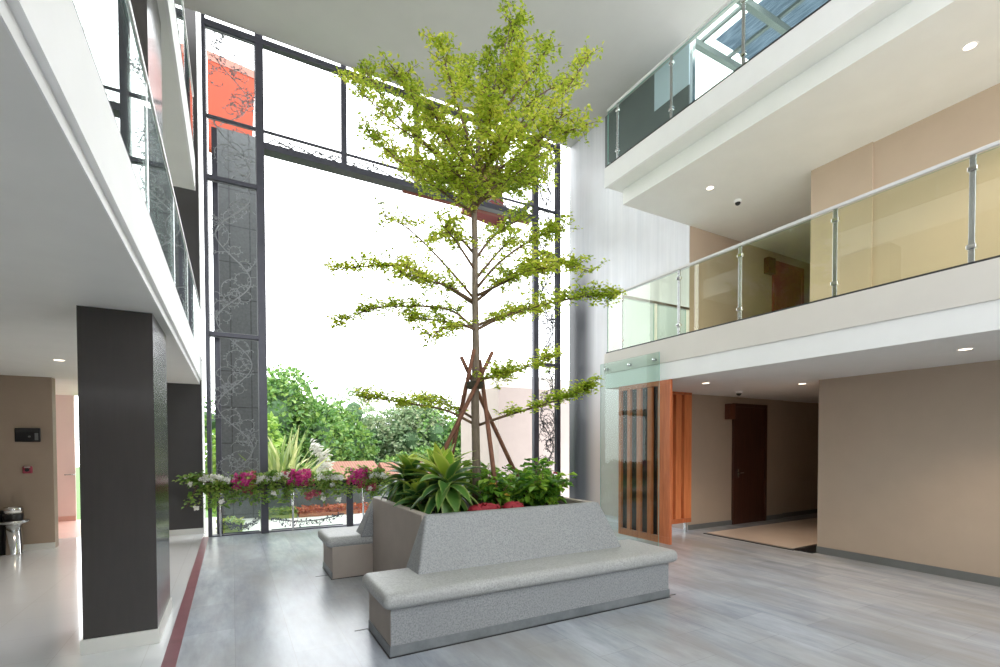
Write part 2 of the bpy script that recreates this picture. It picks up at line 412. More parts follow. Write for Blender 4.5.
# dark column of the left gallery (one shaft per storey)
MBc = MB().box(-1.016, -.547, 4.75, 5.65, 0, 2.654).box(-1.016, -.547, 4.75, 5.65, 3.1, 5.6)
struct('wall_column', MBc, M['dark'], 'dark brown square column of the left gallery')
struct('baseboard_column', B(-1.03, -.533, 4.735, 5.665, 0, .115), M['base_white'], bevel=.004)
# lobby seen through the doorway, pink light put into its colours
struct('floor_lobby', B(-4.2, -1.6, 10.9, 13.5, -.12, -.002), M['pinkfloor'], 'floor beyond the doorway with pink light put in its colour')
struct('ceiling_lobby', B(-4.2, -1.6, 10.12, 13.5, 2.66, 2.8), M['white'])
struct('wall_lobby', B(-4.2, -4.1, 10.12, 13.5, 0, 2.66), M['pink'])
d3 = struct('door_3', B(-4.1, -2.94, 13.4, 13.46, 0, 2.66), M['pink'], 'pale door panel beyond the doorway with pink light put in its colour')
MB().tube([(-3.10,13.40,.98),(-3.10,13.34,.98),(-2.92,13.34,.98)], .012, 8).build('door_handle', M['steel'], d3, True)
struct('baseboard_lobby', B(-4.1, -2.94, 13.38, 13.4, 0, .10), M['pinkfloor'])
# right wing, lower storey
struct('ceiling_right', B(5.502, XR, YB, 6.25, 2.525, 3.095), M['soffit'], 'white soffit above the ground floor on the right')
struct('trim_6', B(5.47, 5.5, YB, 6.26, 2.525, 2.77), M['white'], 'white lower band of the right gallery edge')
struct('trim_7', B(5.455, 5.5, YB, 6.27, 2.77, 3.105), M['fascia_beige'], 'pale beige upper band of the right gallery edge')
struct('wall_right', B(7.48, XR, YB, 3.94, 0, 2.525), M['beige'], 'beige wall on the right')
struct('baseboard_right', B(7.462, 7.48, YB, 3.94, 0, .10), M['base_gray'])
struct('wall_recess', B(7.39, 10.35, 6.17, 6.32, 0, 2.525), M['beige'], 'beige wall with the dark door behind the recess')
struct('wall_recess_side', B(10.36, XR, 6.24, 6.6, 0, 2.525), M['beige'])
struct('baseboard_recess', MB().box(7.39, 8.64, 6.15, 6.17, 0, .09).box(9.72, 10.34, 6.15, 6.17, 0, .09).box(10.36, XR, 6.22, 6.24, 0, .09), M['base_gray'])
struct('floor_recess', B(7.37, 12.2, 4.24, 5.74, 0, .022), M['cream_tile'], 'pale tiled floor inset in the recess')
struct('trim_8', MB().box(7.33, 7.37, 4.20, 5.78, 0, .012).box(7.37, 12.2, 3.95, 4.24, 0, .012), M['black'], 'black stone border round the inset floor')
struct('wall_far_right', B(XR, XR+.15, YB, 6.6, 0, 6.1), M['beige'])
# right wing, upper storey
struct('ceiling_right_upper', B(5.765, XR, YB, 6.165, 5.60, 5.85), M['soffit'], 'white soffit above the upper gallery on the right')
struct('floor_right_top', B(5.50, XR, YB, 6.25, 5.851, 6.15), M['soffit'])
struct('trim_9', B(5.46, 5.50, YB, 6.28, 5.85, 6.168), M['white'], 'white edge of the top gallery on the right')
struct('wall_right_upper', B(7.48, XR, 3.30, 4.08, 3.1, 5.6), M['beige2'], 'beige wall block of the upper gallery')
struct('wall_right_upper_side', B(7.51, XR, YB, 3.30, 3.1, 5.6), M['beige2'])
struct('wall_right_upper_back', B(7.40, XR, 6.17, 6.32, 3.1, 5.85), M['beige2'], 'beige end wall of the upper gallery')
# polished concrete stair wall
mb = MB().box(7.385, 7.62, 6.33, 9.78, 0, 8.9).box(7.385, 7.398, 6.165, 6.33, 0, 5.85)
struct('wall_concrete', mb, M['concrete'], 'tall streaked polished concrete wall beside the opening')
struct('wall_top_shade_sheet', MB().box(7.36, 7.384, 6.17, 7.0, 7.55, 8.15).box(7.36, 7.384, 7.0, 8.44, 7.55, 8.89), M['top_shade'], 'dark sheet painting shade behind the top gallery glass')  # added dark sheet standing in for shade on the wall top
struct('wall_top_panel', B(7.36, 7.384, 6.17, 6.999, 8.151, 8.89), M['pale_panel'], 'pale panel above the dark shade sheet')
# ceiling
struct('ceiling', B(XL, 7.40, YB, 9.74, 8.9, 9.1), M['ceil'], 'grey flat ceiling high above the atrium')

struct('wall_back_added', B(XL-.15, XR+.15, YB-.15, YB, 0, 2.6), M['white'], 'added unseen wall behind the camera that cuts sky light')  # added unseen wall, its height limits sky light from behind
# doors
def door(name, x0, x1, y, z0, z1, mat, label):
    d = struct(name, MB().box(x0+.07, x1-.07, y-.03, y-.002, z0, z1-.07), mat, label)
    MB().box(x0, x0+.07, y-.05, y-.002, z0, z1).box(x1-.07, x1, y-.05, y-.002, z0, z1).box(x0+.07, x1-.07, y-.05, y-.002, z1-.07, z1).build('door_frame', mat, d, bevel=.005)
    h = (x0+.07) + .09
    MB().box(h-.02, h+.02, y-.04, y-.03, z0+.93, z0+1.1).tube([(h,y-.04,z0+1.02),(h,y-.08,z0+1.02),(h+.11,y-.08,z0+1.02)], .01, 8).build('door_handle', M['steel'], d)
    return d
door('door_1', 8.64, 9.72, 6.17, 0, 2.40, M['door_wood'], 'dark red wooden door in the ground floor recess')
door('door_2', 9.90, 11.0, 6.17, 3.1, 5.42, M['door_wood2'], 'red brown wooden door on the upper gallery')
tag(B(8.42, 8.60, 6.06, 6.168, 2.08, 2.38).build('door_sign', M['sign_wood'], bevel=.006), 'small brown wooden sign box beside the ground floor door', 'sign', 'wooden sign boxes beside doors')
tag(B(9.62, 9.86, 6.06, 6.168, 5.10, 5.42).build('door_sign', M['sign_wood'], bevel=.006), 'small brown wooden sign box beside the upper gallery door', 'sign', 'wooden sign boxes beside doors')

# ------------------------------------------------------------------ window opening (steel frame)
YW = 9.82
win = bpy.data.objects.new('window_1', None); COL.objects.link(win); win['kind'] = 'structure'; win['label'] = 'tall dark steel frame of the open atrium front'
def post(x0, x1, z0, z1, y0=YW-.04, y1=YW+.06): B(x0,x1,y0,y1,z0,z1).build('post', M['frame'], win, bevel=.004)
post(-.385, -.325, 0, 8.98); post(.435, .565, 0, 8.98)
post(6.34, 6.48, 0, 8.95); post(7.0, 7.12, 0, 8.95)
post(-.26, -.17, 0, 7.2, 10.0, 10.08)
for x in (1.97, 3.45, 4.90): post(x-.05, x+.05, 6.95, 8.98)
def beam(x0, x1, z0, z1, y0=YW-.05, y1=YW+.07, mt='frame'): B(x0,x1,y0,y1,z0,z1).build('beam', M[mt], win, bevel=.004)
beam(-.385, 7.12, 8.78, 8.875)
beam(-.325, 7.0, 7.245, 7.285, YW-.02, YW+.02)
beam(.565, 6.34, 6.93, 7.05, YW-.05, YW+.12)
beam(.565, 6.34, 7.15, 7.24, 10.30, 10.42)
beam(3.2, 6.34, 6.925, 6.945, YW+.125, YW+.24, 'red_panel')
for z in (6.22, 3.53): beam(-.325, .435, z-.035, z+.035); beam(6.48, 7.0, z-.03, z+.03)
# floor channel
struct('trim_10', B(-.325, 7.3, 9.76, 9.90, 0, .018), M['frame'], 'dark steel floor channel under the balustrade')
struct('baseboard_window', B(-.378, 7.35, 9.861, 10.05, -.12, -.001), M['base_gray'])

# cut metal vine screens
def vine(mb, x0, x1, z0, z1, y, rnd, r=.008, dens=1.0, period=1.5):
    xc, A = (x0+x1)/2, (x1-x0)*.36
    stem = []; n = int((z1-z0)/.06)
    ph = rnd.uniform(0, 6)
    def sx(z): return xc + A*sin(2*PI*z/period + ph)
    for i in range(n+1):
        z = z0 + (z1-z0)*i/n; stem.append((sx(z), y, z))
    mb.tube(stem, r*1.3, 4, cap=False)
    k = int((z1-z0)/.16*dens)
    for i in range(k):
        z = z0 + (z1-z0)*(i+rnd.random())/k; px, pz = sx(z), z
        a = rnd.choice((.6, 2.5)) + rnd.uniform(-.5, .5); turn = rnd.choice((-1,1))*rnd.uniform(.12,.34)
        pts = [(px, y, pz)]; st = rnd.uniform(.035, .06)
        for j in range(14):
            a += turn*(1+j*.09); px += cos(a)*st; pz += sin(a)*st
            if not (x0+.015 < px < x1-.015 and z0+.01 < pz < z1-.01): break
            pts.append((px, y, pz))
            if rnd.random() < .75:
                b = a + rnd.choice((-1,1))*1.0
                L = rnd.uniform(.03, .06); q = Vector((px, y, pz)); dd = Vector((cos(b), 0, sin(b)))
                if x0 < px+cos(b)*L < x1 and z0 < pz+sin(b)*L < z1: mb.leaf(q, dd, (0,1,0), L, L*.5, 0, 0)
        if len(pts) > 2: mb.tube(pts, r*.75, 4, cap=False)
def screen(x0, x1, z0, z1, label, mt, seed, **k):
    mb = MB(); vine(mb, x0, x1, z0, z1, YW+.01, random.Random(seed), **k)
    e = .012
    mb.box(x0, x0+e, YW, YW+.02, z0, z1).box(x1-e, x1, YW, YW+.02, z0, z1).box(x0, x1, YW, YW+.02, z0, z0+e).box(x0, x1, YW, YW+.02, z1-e, z1)
    tag(mb.build('vine_screen', M[mt]), label, 'screen', 'cut metal vine screens in the steel frame')
screen(-.322, .432, 7.29, 8.775, 'cut metal vine screen in the left bay, topmost, before the orange panel', 'filigree', 1, dens=3.2, r=.0055)
screen(-.322, .432, 6.26, 7.24, 'cut metal vine screen at the left bay, just under the orange panel', 'filigree', 2, dens=2.6, r=.007)
screen(-.322, .432, 3.57, 6.18, 'tall cut metal vine screen halfway up the left bay before slate', 'filigree', 3, dens=1.9, r=.009)
screen(-.322, .432, .95, 3.49, 'lowest cut metal vine screen of the left bay above the flowers', 'filigree', 4, dens=1.9, r=.009)
screen(6.485, 6.995, 7.29, 8.775, 'topmost cut metal vine screen in the narrow right bay', 'filigree_dark', 5, dens=4)
screen(6.485, 6.995, 6.26, 7.24, 'short cut metal vine screen in the right bay at beam height', 'filigree_dark', 6, dens=4)
screen(6.485, 6.995, 3.57, 6.18, 'cut metal vine screen halfway up the narrow right bay', 'filigree_dark', 7, dens=4, r=.009)
screen(6.485, 6.995, .95, 3.49, 'lowest cut metal vine screen of the right bay beside the concrete wall', 'filigree_dark', 8, dens=4.5, r=.009)
# long lattice in the cross beam
mb = MB(); rr = random.Random(12); x = .6
while x < 6.2:
    L = rr.uniform(.35, .6); mb.tube([(x, YW+.02, 7.06), (x+L*.3, YW+.02, 7.18), (x+L, YW+.02, 7.08), (x+L*.8, YW+.02, 7.22)], .012, 4)
    for j in range(5): mb.leaf((x+L*rr.random(), YW+.02, rr.uniform(7.08,7.2)), (rr.uniform(-1,1),0,rr.uniform(-.4,.6)), (0,1,0), .09, .04, 0, 0)
    x += L*.8
tag(mb.build('lattice_band', M['filigree']), 'long thin metal vine lattice inside the horizontal cross beam', 'lattice')
# low scroll panels outside the glass rail
def scroll(x0, x1, label, seed):
    rr = random.Random(seed); mb = MB(); y = 9.97
    mb.tube([(x0+(x1-x0)*i/24, y, .13+.10*((2*i/24-1)**2)) for i in range(25)], .010, 5)
    for i in range(11):
        cx = x0+.06+(x1-x0-.12)*i/10; u = 2*i/10-1; cz = .09+.10*u*u; sgn = 1 if i % 2 else -1
        pts = []
        for j in range(20):
            a = j*.5; r = .055*(1-j/24); pts.append((cx+cos(a)*r*sgn, y, cz+sin(a)*r))
        mb.tube(pts, .006, 4)
        for j in range(3): mb.leaf((cx+rr.uniform(-.05,.05), y, cz+rr.uniform(-.04,.05)), (rr.uniform(-1,1),0,rr.uniform(-1,1)), (0,1,0), .06, .03, 0, 0)
    mb.box(x0, x1, y-.006, y+.006, .0, .022)
    tag(mb.build('scroll_panel', M['frame']), label, 'screen', 'low wrought scroll panels behind the glass rail')
scroll(-.15, .42, 'low wrought iron scroll panel behind the leftmost glass pane', 31)
scroll(.62, 1.92, 'low wrought iron scroll panel behind the glass beside the thin steel post', 32)

# window balustrade
def yrail(label, x0, x1, posts, thick, y, z, gap=.03):
    t = thing('glass_balustrade', (x0, y, 0), label, 'railing')
    for x in posts: MB().tube([(x,y,.0),(x,y,z-.02)], .018, 10).build('post', M['chrome'], t, True)
    for x in thick: B(x-.06, x+.06, y-.03, y+.03, 0, z-.02).build('post', M['frame'], t, bevel=.004)
    allp = sorted(list(posts)+list(thick)+[x0, x1])
    for a, b in zip(allp, allp[1:]):
        if b-a > .2: MB().glass(a+.07, b-.07, y-.005, y+.005, .06, z-.08).build('glass_panel', [M['glass'], M['glass_edge']], t)
    MB().tube([(x0,y,z),(x1,y,z)], .022, 10).build('handrail', M['chrome'], t, True)
    return t
yrail('low glass balustrade with flowers along its rail at the open front', -.31, 6.98, (-.2, .97, 2.26, 3.5, 4.75, 6.0), (.5, 2.0, 3.42, 4.9, 6.41), 9.72, .85)

# ------------------------------------------------------------------ glass balustrades along the galleries (along Y)
def grail(name, label, x, y0, y1, posts, z0, h, gl='glass', railmat='steel', plain=False):
    t = thing(name, (x, y0, z0), label, 'railing')
    zt = z0+h
    for y in posts:
        p = B(x-.008, x+.008, y-.022, y+.022, z0+.005, zt-.035).build('post', M['steel'], t, bevel=.003)
        for zz in (() if plain else (z0+.13, zt-.17)):
            B(x-.022, x+.022, y-.034, y+.034, zz, zz+.04).build('clamp', M['chrome'], p, bevel=.006)
    ys = [y0]+sorted(posts)+[y1]
    for a, b in zip(ys, ys[1:]):
        if b-a > .15: MB().glass(x-.006, x+.006, a+.012, b-.012, z0+.02, zt-.05).build('glass_panel', [M[gl], M['glass_edge']], t)
    B(x-.017, x+.017, y0, y1, zt-.036, zt).build('handrail', M['rail_pale'], t, bevel=.008)
    B(x-.02, x+.02, y0, y1, z0, z0+.018).build('base_channel', M['gasket'], t)
    return t
grail('glass_balustrade', 'glass balustrade of the middle gallery on the right before beige walls', 5.475, -3.4, 6.22, [-2.7,-1.6,-.5,.6,1.68,2.74,3.81,4.74,5.88], 3.105, .95, 'glass_y')
grail('glass_balustrade', 'glass balustrade of the top gallery under the ceiling on the right', 5.475, -3.4, 6.22, [-2.7,-1.6,-.5,.6,1.68,2.72,3.79,4.89,5.98], 6.168, .94, 'glass_g')
grail('glass_balustrade', 'glass balustrade of the left gallery above the dark column', -.478, -3.4, 10.15, [-2.4,-.8,.8,2.4,4.0,5.7,7.3,8.9], 3.10, .95, plain=True)
grail('glass_balustrade', 'glass balustrade of the upper left gallery near the ceiling', -.478, -3.4, 9.0, [-2.4,-.8,.8,2.4,4.0,5.7,7.3,8.9], 6.10, .95, plain=True)
# return rail closing the middle gallery
t = thing('return_balustrade', (5.5, 5.9, 3.1), 'short glass return rail across the end of the right middle gallery', 'railing')
for x in (6.25, 7.02):
    B(x-.03, x+.03, 5.888, 5.912, 3.1, 3.95).build('post', M['white'], t)
for a, b in ((5.52, 6.21), (6.29, 6.98)):
    MB().glass(a, b, 5.894, 5.906, 3.14, 3.94).build('glass_panel', [M['glass'], M['glass_edge']], t)
B(5.5, 7.05, 5.875, 5.925, 3.95, 3.99).build('handrail', M['steel'], t)
# hanging glass sheet bolted to the fascia
t = thing('glass_screen', (5.41, 5.65, 0), 'tall frameless glass sheet bolted to the gallery edge before the wooden fins', 'glass screen')
MB().glass(5.405, 5.415, 5.03, 6.30, .02, 2.93).build('glass_sheet', [M['glass_g'], M['glass_edge']], t)
for y in (5.14, 5.65, 6.18):
    MB().tube([(5.40,y,2.835),(5.455,y,2.835)], .022, 12).build('bolt', M['steel'], t, True)

# wooden fin screens
t = thing('fin_screen', (5.56, 5.4, .15), 'orange wooden screen of vertical fins behind the hanging glass sheet', 'wood screen', 'orange wooden fin screens')
for y0, y1 in ((4.88,5.05),(5.05,5.114),(5.23,5.316),(5.453,5.537),(5.675,5.743),(5.876,5.936)):
    B(5.47, 5.515, y0, y1, .25, 2.45).build('fin', M['wood'], t, bevel=.004)
B(5.47, 5.515, 4.88, 5.936, .15, .25).build('bottom_rail', M['wood'], t, bevel=.004)
B(5.47, 5.515, 4.88, 5.936, 2.45, 2.523).build('top_rail', M['wood'], t, bevel=.004)
B(5.516, 5.53, 4.90, 5.92, .20, 2.50).build('back_panel', M['backing'], t)
t = thing('fin_screen', (6.7, 6.06, .15), 'orange wooden fin screen coloured as lamp-lit, standing between fin box and recess wall', 'wood screen', 'orange wooden fin screens')
xs = [(5.75,5.9),(5.95,6.1),(6.15,6.3),(6.35,6.46),(6.53,6.63),(6.70,6.80),(6.875,7.015),(7.09,7.28)]
for a, b in xs: B(a, b, 6.0, 6.13, .26, 2.48).build('fin', M['wood_lit'], t, bevel=.004)
B(5.75, 7.28, 6.0, 6.13, .18, .26).build('bottom_rail', M['wood'], t)
B(5.75, 7.28, 6.0, 6.13, 2.48, 2.523).build('top_rail', M['wood'], t)
B(5.75, 7.28, 6.115, 6.125, .26, 2.48).build('back_panel', M['backing'], t)
for x in (6.0, 7.2): B(x-.02, x+.02, 6.04, 6.09, 0, .18).build('foot', M['steel'], t)

# ------------------------------------------------------------------ lights and small fittings
def downlight(x, y, z, label, group, first=[None]):
    if first[0] is None:
        o = thing('downlight', (0,0,0), label, 'ceiling light', group)
        MB().lathe([(.045,-.002),(.062,-.006),(.066,0)], n=20).build('trim_ring', M['white'], o)
        MB().lathe([(.0,-.004),(.05,-.004)], n=20).build('lamp_disc', M['lamp'], o)
        first[0] = o
    else: o = copy_tree(first[0])
    o.location = (x, y, z); tag(o, label, 'ceiling light', group)
    ld = bpy.data.lights.new('spot', 'SPOT'); ld.energy = 40; ld.color = (1,.80,.6); ld.spot_size = 1.9; ld.spot_blend = .8; ld.shadow_soft_size = .05
    l = bpy.data.objects.new('downlight_lamp', ld); COL.objects.link(l); l.parent = o; l.location = (0,0,-.03)
G = 'round recessed downlights'
downlight(6.315, 4.95, 2.525, 'recessed downlight beside the wooden fins in the ground floor soffit', G)
downlight(6.31, 1.97, 2.525, 'recessed downlight before the long beige wall, nearest in the lower soffit', G)
downlight(7.70, 4.30, 2.525, 'recessed downlight in the lower soffit at the corner of the beige wall', G)
downlight(6.552, 2.05, 5.60, 'recessed downlight in the upper right soffit, top right of the photo', G)
downlight(6.586, 5.11, 5.60, 'recessed downlight in the upper soffit near the dome camera', G)
downlight(-1.86, 7.88, 2.654, 'recessed downlight in the soffit of the left corridor', G)
def domecam(x, y, z, label, first=[None]):
    if first[0] is None:
        o = thing('dome_camera', (0,0,0), label, 'camera', 'dome cameras')
        MB().lathe([(.05,0),(.06,-.012),(.058,-.035),(.045,-.045)], n=20).build('base', M['white'], o, True)
        MB().lathe([(.044,-.043),(.042,-.06),(.03,-.078),(.012,-.088),(0,-.09)], n=20).build('dome', M['black'], o, True)
        first[0] = o
    else: o = copy_tree(first[0])
    o.location = (x,y,z); tag(o, label, 'camera', 'dome cameras')
domecam(7.75, 5.40, 2.525, 'small dome camera on the lower soffit before the dark door')
domecam(7.31, 5.14, 5.60, 'small dome camera on the upper gallery soffit')
t = thing('control_panel', (-2.72, 9.95, 1.74), 'black rectangular control panel on the beige corridor wall', 'panel')
B(-2.868, -2.579, 9.91, 9.948, 1.655, 1.865).build('housing', M['black'], t, bevel=.008)
B(-2.855, -2.60, 9.905, 9.911, 1.80, 1.845).build('display_strip', M['gasket'], t)
MB().box(-2.64, -2.60, 9.904, 9.911, 1.68, 1.79).tube([(-2.70,9.905,1.735),(-2.70,9.895,1.735)], .014, 12).build('button', M['base_gray'], t)
t = thing('fire_alarm_point', (-2.735, 9.95, 1.23), 'small red call point on the wall above the bin', 'alarm')
B(-2.79, -2.68, 9.91, 9.948, 1.175, 1.285).build('housing', M['redbox'], t, bevel=.01)
MB().tube([(-2.735,9.912,1.23),(-2.735,9.90,1.23)], .028, 16).build('button', M['black'], t)
MB().box(-2.77,-2.70,9.905,9.911,1.262,1.277).build('label_plate', M['base_white'], t)
t = thing('ash_bin', (-2.83, 9.66, 0), 'steel pedestal bin with a wide tray by the beige wall', 'bin')
c = (-2.83, 9.66, 0)
MB().lathe([(.0,0),(.10,0),(.105,.01),(.10,.02),(.10,.46)], c).build('body', M['chrome'], t, True)
MB().lathe([(.10,.44),(.175,.47),(.18,.50),(.165,.505),(.11,.485),(0,.48)], c, 32).build('tray', M['steel'], t, True)
MB().lathe([(.105,.485),(.115,.56),(.11,.60)], c).build('collar', M['black'], t, True)
MB().lathe([(.11,.60),(.112,.68),(.10,.70),(.085,.69),(.08,.65),(0,.65)], c).build('lid_ring', M['chrome'], t, True)
t = tag(MB().lathe([(0,0),(.15,0),(.15,.62),(.13,.64),(0,.64)], (-3.06, 9.76, 0)).build('waste_bin', M['black'], None, True), 'dark round bin half hidden at the left edge beside the steel pedestal bin', 'bin')

# ------------------------------------------------------------------ planter bench
bn = thing('planter_bench', (2.5, 5.085, 0), 'large grey terrazzo planter with built-in bench seats on both sides', 'planter')
for s in (0, 1):
    Y = (lambda y: y) if s == 0 else (lambda y: 10.17-y)
    def YB2(a, b): return (min(Y(a),Y(b)), max(Y(a),Y(b)))
    a, b = YB2(3.55, 4.205)
    mb = B(1.02, 3.97, a, b, 0, .385); mb.mi[5] = 1; mb.mi[2] = s; mb.build('bench_base', [M['terrazzo'], M['greige']], bn, bevel=.008)
    a2, b2 = YB2(3.543, 4.20)
    B(1.013, 3.977, a2, b2, .006, .085).build('skirting', M['skirt'], bn, bevel=.003)
    B(1.005, 3.985, a2-.008, b2+.004, 0, .006).build('base_line', M['black'], bn)  # thin black line round the foot of the bench
    a, b = YB2(3.475, 4.215)
    B(.955, 4.045, a, b, .372, .50).build('seat', M['terrazzo_seat'], bn, True, bevel=.055, seg=5)
    # flaring backrest wedge
    mb = MB(); top = .958; o = 0
    yb, yt, yi = Y(3.88), Y(4.15), Y(4.23)
    mb.v = [(1.35,yb,.47),(3.65,yb,.47),(3.65,yi,.47),(1.35,yi,.47),(1.525,yt,top),(3.54,yt,top),(3.54,yi,top),(1.525,yi,top)]
    fs = [(0,3,2,1),(4,5,6,7),(0,1,5,4),(1,2,6,5),(2,3,7,6),(3,0,4,7)]
    mb.f = fs if s == 0 else [q[::-1] for q in fs]; mb.mi = [0]*6
    mb.build('backrest', M['terrazzo'], bn, bevel=.018, seg=3)
# side walls and soil
B(1.50, 1.585, 4.20, 5.97, 0, .957).build('side_wall', M['greige'], bn, bevel=.012)
B(3.455, 3.54, 4.20, 5.97, 0, .957).build('side_wall', M['greige'], bn, bevel=.012)
B(1.585, 3.455, 4.22, 5.95, .5, .90).build('soil', M['soil'], bn)
# floor joints
for i, (x0, x1, y) in enumerate(((.90, 1.012, 4.215), (3.985, 4.11, 3.585), (.86, 1.005, 5.98+.22))):
    struct('trim_%d' % (20+i), B(x0, x1, y-.006, y+.006, 0, .003), M['black'])

# ------------------------------------------------------------------ plants in the planter
def dracaena(loc, n, L, W, label, seed, mats=('drac','drac_y'), lo=-.5, hi=1.45, h=.28, crowns=1):
    rr = random.Random(seed)
    t = thing('striped_dracaena', loc, label, 'plant', 'striped dracaenas in the planter')
    st = MB(); lf = MB()
    for cI in range(crowns):
        ox, oy = (0,0) if cI == 0 else (rr.uniform(-.14,.14), rr.uniform(-.14,.14))
        hh = h*(1 if cI == 0 else rr.uniform(.6,1.25))
        top = Vector((loc[0]+ox, loc[1]+oy, loc[2]+hh))
        st.tube([(loc[0]+ox*.4, loc[1]+oy*.4, loc[2]), tuple(top)], [.02,.014], 7)
        for i in range(n):
            f = (i+.5)/n; az = i*2.39996 + rr.uniform(-.25,.25)
            el = lo + (hi-lo)*f + rr.uniform(-.12,.12)
            k = 1-.35*f if f > .8 else 1
            z = top.z - .16*(1-f)
            lf.blade((top.x, top.y, z), az, el, L*k*rr.uniform(.8,1.12), W*rr.uniform(.8,1.15), rr.uniform(.7,1.5)*(1-.55*f), 7, 1 if f > .72 else 0, rr.uniform(-.3,.3))
    st.build('stem', M['branch'], t, True); lf.build('leaves', [M[mats[0]], M[mats[1]]], t, True)
    return t
dracaena((1.92,4.58,.90), 52, .46, .135, 'big striped dracaena with drooping leaves at the near left planter corner', 3, h=.36, lo=-1.0)
dracaena((1.80,5.42,.90), 44, .38, .13, 'dark leafy dracaena at the back left planter corner', 5, h=.32, crowns=2)
dracaena((2.02,5.02,.90), 26, .48, .13, 'yellow-green upright dracaena behind the big drooping one', 8, mats=('drac_y','drac_y'), lo=.2, h=.38)
dracaena((1.76,4.95,.90), 40, .34, .12, 'small yellow-edged dracaena leaning over the left planter rim', 11, h=.16, lo=-.7)

def shrub(loc, r, h, n, L, label, seed, name='leafy_shrub', flowers=(), cat='plant', group='leafy shrubs in the planter', mat='leaf_dark', wr=.62):
    rr = random.Random(seed)
    t = thing(name, loc, label, cat, group); st = MB(); lf = MB()
    tips = []
    for i in range(14):
        a = rr.uniform(0, 2*PI); q = r*math.sqrt(rr.random())*.85; z = h*rr.uniform(.55,1)*(1-.35*(q/r)**2)
        p0 = Vector(loc); p2 = p0 + Vector((cos(a)*q, sin(a)*q, z)); p1 = p0 + Vector((cos(a)*q*.35, sin(a)*q*.35, z*.5))
        st.tube([tuple(p0), tuple(p1), tuple(p2)], [.008,.006,.004], 5); tips.append((p0, p1, p2))
    for i in range(n):
        p0, p1, p2 = rr.choice(tips); u = rr.random()**.6
        p = p0.lerp(p1, u*2) if u < .5 else p1.lerp(p2, u*2-1)
        a = rr.uniform(0, 2*PI); d = Vector((cos(a), sin(a), rr.uniform(-.55,.45)))
        p = p + d*rr.uniform(.01,.10)
        p.z = max(p.z, loc[2]+.03)
        LL = L*rr.uniform(.6,1.25)
        lf.leaf(p, d, (rr.uniform(-.4,.4), rr.uniform(-.4,.4), 1), LL, LL*wr, 0, .35)
    st.build('stems', M['branch'], t, True); lf.build('foliage', M[mat], t)
    for (dx, dy, dz, mt, fr) in flowers:
        fl = MB(); c = Vector(loc)+Vector((dx,dy,dz))
        for k in range(12):
            a = k*2.4; fl.leaf(c, (cos(a), sin(a), rr.uniform(-.1,.8)), (0,0,1), fr*rr.uniform(.7,1.1), fr*.6)
        fl.build('flower', M[mt], t)
    return t
shrub((2.50,4.62,.90), .27, .40, 330, .10, 'low shrub with yellow blooms before the tree trunk', 21, flowers=((-.10,-.12,.28,'yellow_fl',.05),(.02,-.20,.16,'yellow_fl',.045),(.10,-.16,.24,'rose_fl',.03)))
shrub((2.88,4.75,.90), .32, .46, 420, .12, 'broad dark shrub in the middle of the right planter half', 22)
shrub((3.17,4.62,.90), .30, .42, 380, .12, 'dense green shrub at the near right planter corner', 23)
shrub((3.28,5.15,.90), .42, .56, 420, .13, 'tall shrub with a red bloom at the right end of the planter', 24, flowers=((.24,-.20,.33,'red_fl',.055),(.22,-.28,.22,'rose_fl',.03)))
shrub((2.75,5.45,.90), .36, .50, 380, .12, 'bright shrub behind the tree stakes at the back of the planter', 25, mat='leaf_vine')
shrub((2.25,5.55,.90), .28, .36, 200, .11, 'loose shrub at the back of the planter between dracaenas and trunk', 26, mat='leaf_vine')
for i, (x, y, L, lb) in enumerate(((2.21,4.32,.38,'longer low red cushion plant lying along the front planter rim'), (2.545,4.32,.25,'shorter low red cushion plant at the front rim, nearer the right shrubs'))):
    rr = random.Random(40+i); mb = MB()
    o = thing('red_cushion_plant', (x,y,.90), lb, 'plant', 'red cushion plants on the planter front')
    mb.lathe([(.0,0),(.9,.0),(1.0,.35),(.85,.8),(.5,1.0),(0,1.05)], (0,0,0), 20)
    mb.v = [(x+vx*L*.5*(1+.08*sin(9*vy+i)), y+vy*.07*(1+.1*sin(7*vx)), .90+vz*.10*(1+.12*sin(8*vx+3*vy))) for vx,vy,vz in mb.v]
    mb.build('mound', M['red_leaf'], o, True)
    lf = MB()
    for k in range(90):
        a = rr.uniform(0,2*PI); q = math.sqrt(rr.random()); lf.leaf((x+cos(a)*q*L*.5, y+sin(a)*q*.09, .92+.07*(1-q*q)), (rr.uniform(-1,1),rr.uniform(-1,1),rr.uniform(.1,.8)), (0,0,1), .04, .03)
    lf.build('leaves', M['red_leaf'], o)

